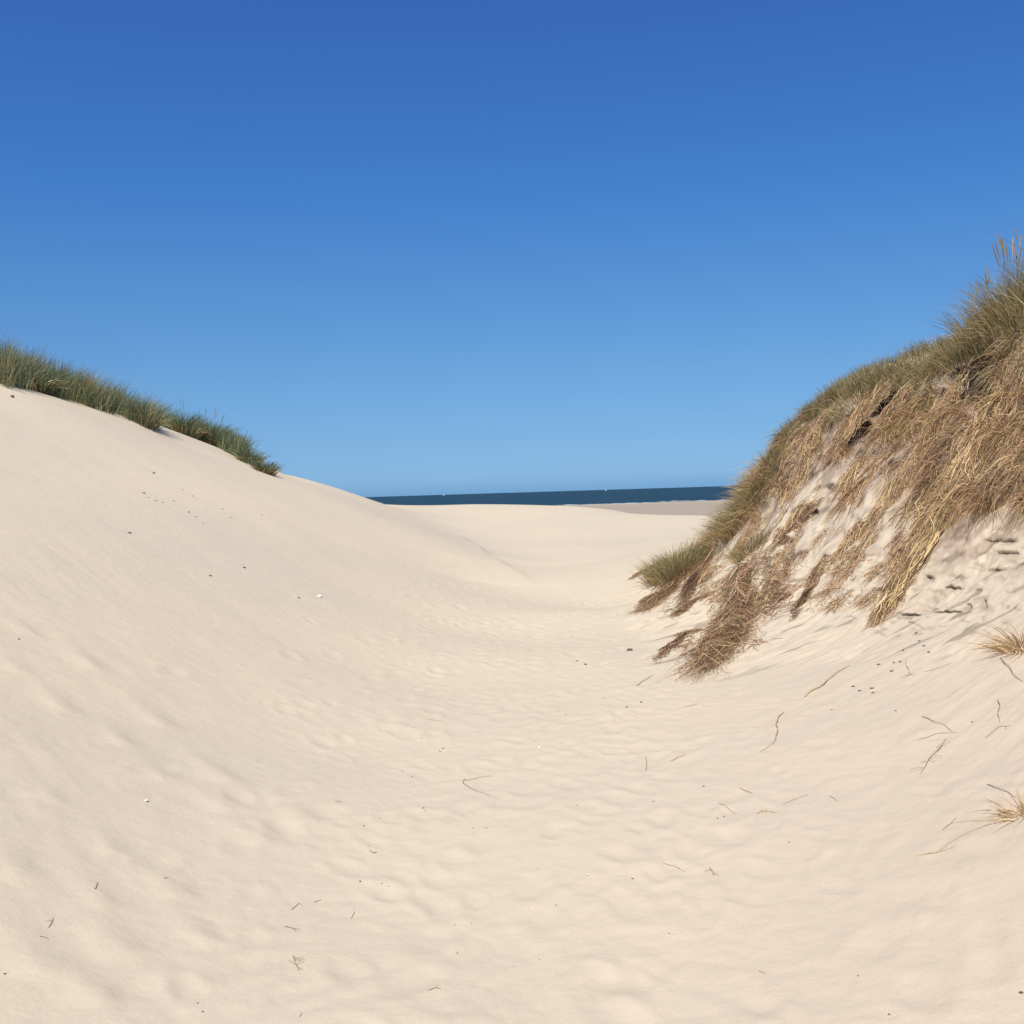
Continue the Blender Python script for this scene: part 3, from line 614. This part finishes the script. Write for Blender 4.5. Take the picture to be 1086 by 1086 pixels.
for i, (px, py, L, rad, lab) in enumerate([
    (42, 416, .62, .14, 'dark green marram tuft jutting onto the sand below the left dune grass'),
    (152, 450, .62, .22, 'broad green marram tuft beside the small sand notch on the left dune'),
    (196, 452, .56, .2, 'upright green marram tuft just right of the sand notch on the left dune'),
    (222, 463, .60, .2, 'tallest spiky marram tuft on the lower part of the left ridge'),
    (243, 474, .50, .18, 'brown based marram tuft at the bend of the left ridge'),
    (264, 492, .36, .16, 'low green marram tuft second from the lower end of the left ridge'),
    (280, 501, .30, .16, 'last small green marram tuft at the lower end of the left ridge')]):
    tuft('marram_tuft', lab, G2, px, py, rad, 420, L, GREEN, (4, 3, 6, .8, .5), lean=(.08, 0), spread=.4, wid=(.007, .012), dry=.3 if i != 4 else .8, stalks=4 if i in (2, 3) else 0)
G3 = 'grass tufts on the right bank'
tuft('marram_tuft', 'rounded green and straw marram clump on the low nose of the right bank', G3, 718, 606, .40, 1600, .38, OLIVE, (5, 3, 5, 3, 1), lean=(-.05, -.05), spread=.4, dry=.6, flat=1.5)
hanging('hanging_grass_mat', 'brown skirt of dead stems trailing from the rounded green clump down to the sand', 'dead grass', G1, [(728, 605), (710, 622), (692, 640), (674, 654)], .28, 380, .08, cols=BROWN + STRAW[:2], wts=(3, 3, 3, 1, 2, 2, 2), frac=(.3, .6), tail=.5)
hanging('hanging_grass_mat', 'thin brown wisp reaching left onto the sand from the rounded green clump', 'dead grass', G1, [(714, 592), (694, 600), (678, 609), (666, 617)], .07, 90, .03, cols=BROWN, wts=(3, 3, 3, 1, 1), frac=(.3, .7), tail=.4)
tuft('marram_tuft', 'brown green marram clump hugging the steep left outline of the right bank', G3, 800, 530, .42, 1500, .48, OLIVE, (4, 2.5, 4, 3, 2), lean=(-.15, -.12), spread=.4, dry=.7, droop=.3)
tuft('marram_tuft', 'dry straw marram clump low on the outline where bank meets beach', G3, 775, 553, .32, 700, .30, OLIVE, (3, 1.5, 4, 4, 2), lean=(-.2, -.12), spread=.45, dry=.9)
tuft('marram_tuft', 'pale golden drooping marram clump on the left shoulder of the right bank', G3, 812, 500, .3, 700, .42, STRAW, (3, 2, 1, 4, .5), lean=(-.3, -.25), spread=.35, dry=.6, droop=.4)
tuft('marram_tuft', 'tallest marram tuft with feathery seed heads at the top right corner', G3, 1074, 342, .24, 800, .68, OLIVE, (4, 4, 3, 2, 1), lean=(-.05, 0), spread=.3, dry=.5, stalks=22)
tuft('marram_tuft', 'thin seed topped marram tuft left of the tallest tuft on the right crest', G3, 1042, 356, .18, 300, .5, OLIVE, (4, 4, 3, 2, 1), lean=(-.12, 0), spread=.35, dry=.5, stalks=14)
tuft('marram_tuft', 'short green marram tuft in the middle of the right crest', G3, 915, 415, .4, 500, .2, OLIVE, (3, 5, 2, 1.5, .5), lean=(-.15, -.05), spread=.4, dry=.2)
tuft('marram_tuft', 'small olive grass tuft sprouting above the big brown root clump', G3, 795, 585, .2, 260, .22, OLIVE, (4, 4, 2, 2, 1), lean=(-.3, -.2), spread=.5, dry=.6)
tuft('straw_tuft', 'bushy pale straw tuft on the sand slope at the right edge', 'straw tufts on the right sand slope', 1084, 688, .10, 120, .24, STRAW, (4, 3, 1, 4, .5), lean=(-.35, -.2), spread=.7, dry=.6, droop=.25, wid=(.004, .007), cat='straw tuft')
tuft('straw_tuft', 'lower pale straw tuft with long stray stems at the right edge', 'straw tufts on the right sand slope', 1088, 862, .04, 60, .14, STRAW, (4, 3, 1, 4, .5), lean=(-.3, -.1), spread=.9, dry=.6, droop=.2, wid=(.003, .005), cat='straw tuft')

# root hairs scattered over the bare bank
xs_ = rng.uniform(690, 1120, 40000); ys_ = rng.uniform(430, 690, 40000)
HAIR = [(705, 640), (770, 560), (860, 490), (960, 470), (1000, 560), (960, 600), (930, 640), (860, 650), (800, 690), (730, 700)]
ok = inpoly(xs_, ys_, HAIR) & (fbm((xs_ + .8 * ys_) / 16 + 8, ys_ / 34, 3) > .12); xs_, ys_ = xs_[ok][:12000], ys_[ok][:12000]
R_ = surfv(xs_, ys_); n = len(R_); k = 6; t = np.linspace(0, 1, k)[None]
a = 3.9 + rng.normal(0, .7, n); l = rng.uniform(.04, .20, n)
X = R_[:, :1] + (np.cos(a) * l)[:, None] * t + .012 * perlin(t * 3 + R_[:, :1] * 40, R_[:, 1:2] * 9); Y = R_[:, 1:2] + (np.sin(a) * l)[:, None] * t
P = np.stack([X, Y, H(X, Y) + .008 + .045 * rng.random((n, 1)) ** 2 * np.sin(t * 3.1)], -1)
tag(emit('root_hairs', P, rng.uniform(.003, .007, n)[:, None] * np.ones((n, k)), palette(n, BROWN + STRAW[:2], (3, 3, 3, 1.5, 2, 1, 1)), M_root), 'fine brown root hairs poking out of the bare sand face of the right bank', 'roots', kind='stuff')

# ------------------------------------------------------------------ litter on the sand
def tube(P, r, sides=6):
    P = np.array(P, float); k = len(P); T = np.gradient(P, axis=0); T /= np.linalg.norm(T, axis=1, keepdims=True) + 1e-9
    A = np.cross(T, [0, 0, 1.0]); A /= np.linalg.norm(A, axis=1, keepdims=True) + 1e-6; B = np.cross(T, A)
    an = np.linspace(0, 2 * np.pi, sides, endpoint=False)
    rad = (np.array(r) if np.ndim(r) else np.full(k, r)) * np.linspace(1, .45, k)
    V = (P[:, None] + rad[:, None, None] * (np.cos(an)[None, :, None] * A[:, None] + np.sin(an)[None, :, None] * B[:, None])).reshape(-1, 3)
    i = np.arange(k - 1)[:, None] * sides; j = np.arange(sides)[None]; j2 = (j + 1) % sides
    return V, np.stack([i + j, i + j2, i + sides + j2, i + sides + j], -1).reshape(-1, 4)
def local(o, c):
    """shift mesh so that the origin sits at c"""
    me = o.data; n = len(me.vertices); a = np.empty(n * 3, np.float32); me.vertices.foreach_get('co', a)
    a = a.reshape(-1, 3) - np.array(c, np.float32); me.vertices.foreach_set('co', a.ravel()); me.update(); o.location = c; return o
def twig(pts, rad, mat, name, label, cat, group=None, branches=0, lift=.0015):
    q = [surf(x, y) for x, y in pts]; k = max(6, 4 * len(q)); s = np.linspace(0, len(q) - 1, k)
    q = np.array(q); X = np.interp(s, range(len(q)), q[:, 0]); Y = np.interp(s, range(len(q)), q[:, 1])
    L = math.hypot(X[-1] - X[0], Y[-1] - Y[0]) + 1e-6; w_ = L * .03 * perlin(s * 1.3 + pts[0][0] * .37, s * 0 + pts[0][1] * .7)
    X = X + w_; Y = Y - w_ * .5
    Z = H(X, Y) + lift + L * .015 * np.sin(np.linspace(0, np.pi, k))
    Vs, Fs = tube(np.stack([X, Y, Z], -1), rad); VV = [Vs]; FF = [Fs]; off = len(Vs)
    for b in range(branches):
        i = int(rng.integers(1, k - 2)); a = rng.uniform(0, 6.28); l = min(L, .16) * rng.uniform(.2, .45); t = np.linspace(0, 1, 5)
        bx = X[i] + l * np.cos(a) * t; by = Y[i] + l * np.sin(a) * t
        v, f = tube(np.stack([bx, by, H(bx, by) + lift + (Z[i] - H(X[i], Y[i]) - lift) * (1 - t) + l * .15 * np.sin(t * 2.4)], -1), rad * .7); VV.append(v); FF.append(f + off); off += len(v)
    o = raw(name, np.vstack(VV), np.vstack(FF), mat); local(o, (X[0], Y[0], Z[0])); return tag(o, label, cat, group)
def crumb(px, py, size, mat, name, label, cat, group=None, seed=0, flat=.55):
    c = surf(px, py); bm_ = bmesh.new(); bmesh.ops.create_icosphere(bm_, subdivisions=2, radius=1)
    g = np.random.default_rng(int(px * 31 + py)); sc = g.uniform(.7, 1.3, 3) * size * np.array([1, 1, flat]); ph = g.uniform(0, 9, 3)
    for v in bm_.verts:
        d = 1 + .28 * math.sin(v.co.x * 3 + ph[0]) * math.cos(v.co.y * 3 + ph[1]) + .15 * math.sin(v.co.z * 5 + ph[2])
        v.co = Vector((v.co.x * d * sc[0], v.co.y * d * sc[1], v.co.z * d * sc[2]))
    me = bpy.data.meshes.new(name); bm_.to_mesh(me); bm_.free(); me.materials.append(mat)
    for p in me.polygons: p.use_smooth = True
    o = bpy.data.objects.new(name, me); o.location = (c[0], c[1], c[2] + size * .2); o.rotation_euler = (0, 0, g.uniform(0, 6)); COL.objects.link(o)
    return tag(o, label, cat, group)
def shell(px, py, size, label):
    """half cockle: ribbed cup lying open side down"""
    c = surf(px, py); na, nb_ = 18, 7; V = []; 
    for j in range(nb_):
        u = j / (nb_ - 1)
        for i in range(na):
            a = i / na * 2 * math.pi; rib = 1 + .04 * math.cos(a * 9)
            V.append((size * u * math.cos(a) * rib, size * (u * math.sin(a) * rib * .85 - .15 * (1 - u)), size * .5 * math.sqrt(max(0, 1 - u * u))))
    F_ = [[j * na + i, j * na + (i + 1) % na, (j + 1) * na + (i + 1) % na, (j + 1) * na + i] for j in range(nb_ - 1) for i in range(na)]
    o = raw('shell', np.array(V), np.array(F_), M_shell); o.location = (c[0], c[1], c[2] + .002)
    mod = o.modifiers.new('thick', 'SOLIDIFY'); mod.thickness = size * .08; o.rotation_euler = (.1, .1, px)
    return tag(o, label, 'shell', 'white shells on the sand')
M_straw = plain('straw_stem', (.58, .45, .25), .7, (.42, .30, .16), 40)
M_bark2 = plain('dry_stem', (.48, .36, .24), .85)
shell(155, 850, .011, 'white shell bit on the lower part of the left slope')
shell(339, 633, .03, 'white shell bit high on the left slope beside a dark crumb')
shell(572, 793, .010, 'tiny white shell bit on the middle of the sandy path')
shell(623, 928, .006, 'tiny white shell bit on the path nearest the camera')
GS = 'stray stems on the sand'
TW = [  # points, radius, material, name, label, branches
 ([(494, 826), (491, 831), (505, 840), (520, 844)], .0028, M_bark2, 'twig', 'thin V shaped stem lying in the middle of the sandy path', 0),
 ([(494, 828), (508, 825), (522, 823)], .0026, M_bark2, 'twig', 'short straight stem beside the V shaped stem on the path', 0),
 ([(853, 739), (870, 728), (886, 716), (899, 706)], .008, M_straw, 'straw_stalk', 'thick pale yellow straw stalk lying on the slope below the bank', 0),
 ([(980, 713), (995, 709), (1010, 703)], .004, M_bark2, 'twig', 'brown stick just below the cracked ledges of the bank', 0),
 ([(1060, 698), (1072, 711), (1083, 724)], .004, M_twig, 'twig', 'dark stick leaning down the slope under the bushy straw tuft', 0),
 ([(1059, 742), (1060, 752), (1060, 766)], .004, M_twig, 'twig', 'short dark upright looking twig on the slope at far right', 1),
 ([(978, 760), (995, 768), (1012, 776)], .003, M_bark2, 'twig', 'upper of two crossing stems above the withered sprig', 0),
 ([(972, 785), (995, 778), (1016, 777)], .003, M_bark2, 'twig', 'lower of two crossing stems above the withered sprig', 0),
 ([(1002, 784), (996, 794), (986, 806), (974, 822)], .004, M_bark2, 'dry_sprig', 'withered brown sprig on the right sand slope', 7),
 ([(962, 698), (961, 708), (966, 716), (955, 718)], .004, M_straw, 'dry_sprig', 'small curled pale sprig under the cracked ledges', 4),
 ([(1047, 832), (1062, 838), (1078, 846)], .0025, M_twig, 'twig', 'dark stem reaching left from the lower straw tuft', 0),
 ([(1078, 866), (1060, 872), (1035, 880), (1002, 897)], .0024, M_bark2, 'twig', 'long thin brown stem trailing from the lower straw tuft', 0),
 ([(1075, 868), (1050, 871), (1020, 872), (1008, 874)], .0022, M_straw, 'loose_straw', 'long pale stem trailing left from the lower straw tuft', 0),
 ([(972, 908), (990, 905), (1015, 897)], .0032, M_straw, 'loose_straw', 'pale curved straw lying alone on the lower right slope', 1),
 ([(1000, 880), (1008, 874), (1014, 868)], .003, M_bark2, 'twig', 'short brown stem near the end of the long pale stem', 0),
 ([(803, 862), (812, 860), (824, 862)], .003, M_straw, 'dry_sprig', 'small golden tuft of straw lying on the path right of centre', 9),
 ([(702, 915), (716, 919), (726, 925)], .0022, M_straw, 'loose_straw', 'pale thin straw on the path right of centre', 0),
 ([(753, 920), (756, 926), (757, 929)], .003, M_twig, 'twig', 'tiny dark forked twig near the pale thin straw', 2),
 ([(832, 755), (822, 770), (826, 785), (810, 797)], .004, M_bark2, 'twig', 'wavy faded brown root on the slope below the thick straw stalk', 0),
 ([(785, 836), (794, 840), (798, 842)], .003, M_bark2, 'twig', 'short brown stem above the golden tuft of straw', 0),
 ([(830, 853), (843, 848), (856, 843)], .0022, M_bark2, 'twig', 'faint straight stem right of the golden tuft of straw', 0),
 ([(762, 852), (770, 856), (780, 863)], .002, M_bark2, 'twig', 'faint bent stem left of the golden tuft of straw', 0),
 ([(880, 844), (888, 850)], .0022, M_straw, 'loose_straw', 'short pale straw on the right part of the path', 0),
 ([(712, 807), (720, 803), (724, 802)], .004, M_bark2, 'twig', 'small brown stick in the middle distance right of the path', 1),
 ([(685, 803), (686, 812), (684, 817)], .0035, M_twig, 'twig', 'small dark upright looking twig in the middle distance of the path', 0),
 ([(724, 750), (740, 747)], .005, M_bark2, 'twig', 'short stick under the tip of the big root clump', 0),
 ([(675, 727), (692, 716)], .005, M_bark2, 'twig', 'straight stick on the sand left of the root clump tip', 0),
 ([(311, 1014), (313, 1022), (316, 1029)], .0022, M_twig, 'dry_sprig', 'dark branched sprig near the bottom left of the path', 7),
 ([(303, 983), (311, 985), (319, 986)], .0018, M_twig, 'twig', 'small dark twig above the dark branched sprig', 4),
 ([(309, 965), (318, 958), (321, 961)], .0018, M_twig, 'twig', 'hooked thin twig on the lower left slope', 0),
 ([(333, 957), (337, 956), (341, 954)], .0018, M_twig, 'twig', 'tiny curved twig right of the hooked thin twig', 0),
 ([(372, 974), (376, 969), (375, 966)], .0015, M_twig, 'twig', 'tiny curved stem on the lower part of the path', 0),
 ([(456, 1050), (462, 1048), (468, 1049)], .0018, M_twig, 'twig', 'small flat twig at the bottom of the path', 2),
 ([(52, 984), (56, 978), (56, 973)], .002, M_twig, 'twig', 'thin bent twig at the lower far left', 1),
 ([(42, 993), (47, 994), (52, 997)], .002, M_twig, 'twig', 'small flat twig below the thin bent twig at the far left', 1),
 ([(101, 943), (104, 936)], .0028, M_twig, 'twig', 'short dark stick on the lower left slope', 0),
 ([(174, 932), (179, 931)], .002, M_bark2, 'twig', 'tiny brown stick right of the short dark stick', 0),
 ([(320, 1075), (318, 1079)], .0015, M_twig, 'twig', 'tiny dark stem at the very bottom of the path', 0),
 ([(356, 850), (363, 851)], .003, M_twig, 'twig', 'tiny dark stick on the left edge of the path', 0),
 ([(451, 762), (460, 764), (471, 765)], .004, M_straw, 'loose_straw', 'short pale stem on the left edge of the path in the middle distance', 0),
 ([(392, 902), (396, 905), (400, 904)], .0028, M_twig, 'twig', 'small forked twig on the left edge of the path', 3),
 ([(1046, 782), (1058, 772), (1072, 770)], .0035, M_bark2, 'twig', 'faded curl of root on the slope at the right edge', 1),
 ([(805, 1030), (812, 1033)], .0018, M_twig, 'twig', 'tiny brown stick near the bottom of the path right of centre', 0),
]
for p, r_, mt, nm, lb, br in TW: twig(p, r_ * .75, mt, nm, lb, 'sprig' if nm == 'dry_sprig' else ('straw' if 'straw' in nm else 'twig'), GS, br)
GC = 'dark crumbs of reed on the sand'
CR = [(20, 678, .012, 'dark crumb beside the first sliding marks at the far left'), (317, 634, .022, 'dark crumb left of the high white shell bit'),
 (223, 611, .022, 'lone dark crumb in the middle of the left slope'), (137, 565, .024, 'lone dark crumb high on the left slope near the frame edge'),
 (163, 502, .03, 'dark crumb under the left grass edge'), (13, 421, .05, 'dark crumb on the sand close under the grass at the far left'),
 (259, 602, .022, 'faded crumb right of the lone dark crumb on the left slope'), (386, 876, .007, 'dark crumb on the left edge of the path'),
 (382, 935, .007, 'larger dark crumb on the lower left edge of the path'), (412, 940, .005, 'dark crumb right of the larger dark crumb on the path'),
 (671, 932, .005, 'single dark crumb on the lower path right of centre'), (668, 690, .035, 'brown lump of root on the sand left of the big root clump'),
 (665, 750, .012, 'dark crumb below the brown lump of root'), (680, 745, .014, 'dark crumb in front of the root clump tip'),
 (621, 705, .02, 'dark crumb in the middle of the path below the left slope'), (612, 701, .014, 'smaller dark crumb beside it on the path'),
 (746, 822 + 12, .007, 'tiny dark crumb on the path above the golden tuft'), (761, 868, .006, 'tiny dark crumb left of the golden tuft'), (768, 866, .006, 'tiny dark crumb touching the golden tuft of straw on its left'),
 (943, 1076, .005, 'round dark crumb near the bottom of the frame at right'), (1083, 1053, .008, 'dark crumb at the lower right corner'), (910, 1035, .004, 'tiny crumb above the round dark crumb at lower right'),
 (882, 753, .009, 'dark crumb on the slope below the thick straw stalk'), (950, 754, .009, 'dark crumb on the slope under the small curled pale sprig'), (1031, 766, .008, 'dark crumb left of the upright looking twig'),
 (215, 1073, .004, 'tiny dark crumb at the bottom left'), (5, 1033, .005, 'tiny dark crumb at the left frame edge'), (210, 1064, .005, 'small pale brown crumb above the tiny crumb at the bottom left'), (485, 1017 - 6, .004, 'tiny dark crumb at the lower middle of the path'),
 (470, 806 - 12, .008, 'tiny brown crumb left in the middle distance of the path'), (449, 857, .007, 'small brown crumb left of the V shaped stem'), (837, 877 + 16, .005, 'tiny crumb below the golden tuft of straw')]
for px, py, s_, lb in CR: crumb(px, py, s_ * .75, M_peb, 'crumb', lb, 'crumb', GC)
# dark flakes in a row high on the left slope
for (px, py, s_) in [(152, 523, .05), (157, 528, .03), (165, 531, .04), (172, 533, .03), (184, 531, .03), (200, 543, .05), (207, 548, .035), (193, 519, .03), (204, 526, .035), (236, 540, .03), (244, 549, .03), (277, 546, .03), (180, 538, .02), (215, 555, .03)]:
    crumb(px, py, s_ * .5, M_twig, 'reed_flake', 'brown reed flake in the line of litter high on the left slope', 'reed flake', 'line of reed flakes high on the left slope', flat=.3)
for (px, py) in [(975, 680), (958, 690), (948, 703), (955, 702), (985, 692), (932, 705), (972, 672), (980, 685), (905, 728), (912, 733), (925, 730), (926, 735), (946, 712), (965, 660)]:
    crumb(px, py, .011, M_soil, 'soil_crumb', 'small dark crumb of soil fallen below the cracked ledges', 'soil crumb', 'soil crumbs under the cracked ledges')
for (px, py) in [(438, 772), (447, 783), (466, 806 - 10), (427, 806 + 12), (437, 824), (433, 840), (451, 860), (467, 797), (502, 878), (516, 878), (391, 897), (403, 868), (405, 937), (570, 921), (483, 981), (500, 979), (545, 1025), (572, 1018), (600, 770 - 12), (640, 760 - 20), (655, 778), (612, 854), (693, 870 - 20), (590, 960), (710, 990), (560, 963)]:
    crumb(px, py, .0014 * (FPX * .0 + math.hypot(*surf(px, py)[:2])) * .45, M_peb, 'reed_flake', 'tiny brown reed flake scattered on the trodden path', 'reed flake', 'reed flakes scattered on the path', flat=.4)

# ------------------------------------------------------------------ sea things
def seapoint(px, py):
    r = ray(px, py); k = (SEA_Z - EYE) / r[2]; return r[0] * k, r[1] * k
def sailboat(px, dist, label):
    r = ray(px, 540); x = r[0] / r[1] * dist; o = root_at('sailboat', (x, dist, SEA_Z)); tag(o, label, 'sailboat', 'sailboats far out at sea')
    L = 11; V = []; ns = 9
    for i in range(ns):
        t = i / (ns - 1); w_ = 1.6 * math.sin(math.pi * min(1, t * .75 + .25)) * (1 if t < .99 else .05); X_ = (t - .5) * L
        V += [(X_, -w_, 1.0), (X_, -w_ * .6, -.2), (X_, w_ * .6, -.2), (X_, w_, 1.0)]
    F_ = [[i * 4 + j, (i + 1) * 4 + j, (i + 1) * 4 + (j + 1) % 4, i * 4 + (j + 1) % 4] for i in range(ns - 1) for j in range(4)]
    raw('hull', np.array(V, float) + (x, dist, SEA_Z), np.array(F_), M_sail, o)
    v, f = tube([(0, 0, 1), (0, 0, 8), (0, 0, 14.5)], .12); raw('mast', v + (x, dist, SEA_Z), f, M_twig, o)
    def sail(nm, a, b, c, belly):
        V = []; k = 7
        for i in range(k):
            for j in range(k):
                u = i / (k - 1); v_ = j / (k - 1); p = [a[q] * (1 - v_) * (1 - u) + b[q] * u * (1 - v_) + c[q] * v_ for q in range(3)]; p[1] += belly * math.sin(math.pi * u) * math.sin(math.pi * v_); V.append(p)
        F_ = [[i * k + j, (i + 1) * k + j, (i + 1) * k + j + 1, i * k + j + 1] for i in range(k - 1) for j in range(k - 1)]
        raw(nm, np.array(V) + (x, dist, SEA_Z), np.array(F_), M_sail, o)
    sail('mainsail', (-.2, 0, 2), (-4.8, .8, 2), (-.1, 0, 14), .8); sail('foresail', (.3, 0, 2), (5, .4, 1.5), (.1, 0, 13), .8)
sailboat(643, 8200, 'tiny white sail on the horizon right of the middle of the sea')
sailboat(471, 9600, 'tiny white sail on the horizon near the left end of the sea')
# surf breaking along the shore
def surf_line(px0, px1, py0, py1, wdt, label):
    x0, y0 = seapoint(px0, py0); x1, y1 = seapoint(px1, py1); k = 120; t = np.linspace(0, 1, k)
    X = x0 + (x1 - x0) * t; Y = y0 + (y1 - y0) * t + 3 * perlin(X / 9, X * 0) ; ww = wdt * np.clip(.45 + .9 * fbm(X / 7 + px0, X * 0, 3), .02, 2) * np.sin(np.pi * t) ** .3
    rows = []
    for u, hz in ((-1, 0), (-.5, .12), (0, .22), (.4, .15), (1, 0)):
        rows.append(np.stack([X, Y + u * ww, SEA_Z + .03 + hz * np.clip(ww / wdt, 0, 1.2) + .1 * perlin(X / 2 + u, X * 0) * (hz > 0)], -1))
    V = np.stack(rows, 1).reshape(-1, 3); i = np.arange(k - 1)[:, None] * 5 + np.arange(4)[None]
    o = raw('breaking_wave', V, np.stack([i, i + 5, i + 6, i + 1], -1).reshape(-1, 4), M_foam); local(o, (float(x0), float(y0), SEA_Z)); return tag(o, label, 'wave', 'waves breaking along the far shore')
surf_line(698, 732, 532.0, 531.0, 9, 'brightest short line of white surf on the far shore near the bank')
surf_line(640, 700, 534.5, 532.8, 4, 'thin line of surf on the far shore left of the brightest surf')
surf_line(730, 800, 531.3, 529.3, 4, 'thin line of surf running behind the marram at the bank')
surf_line(585, 640, 536.0, 534.6, 3, 'faint line of surf where the beach starts beyond the far dune')
print('objects', len(S.objects))
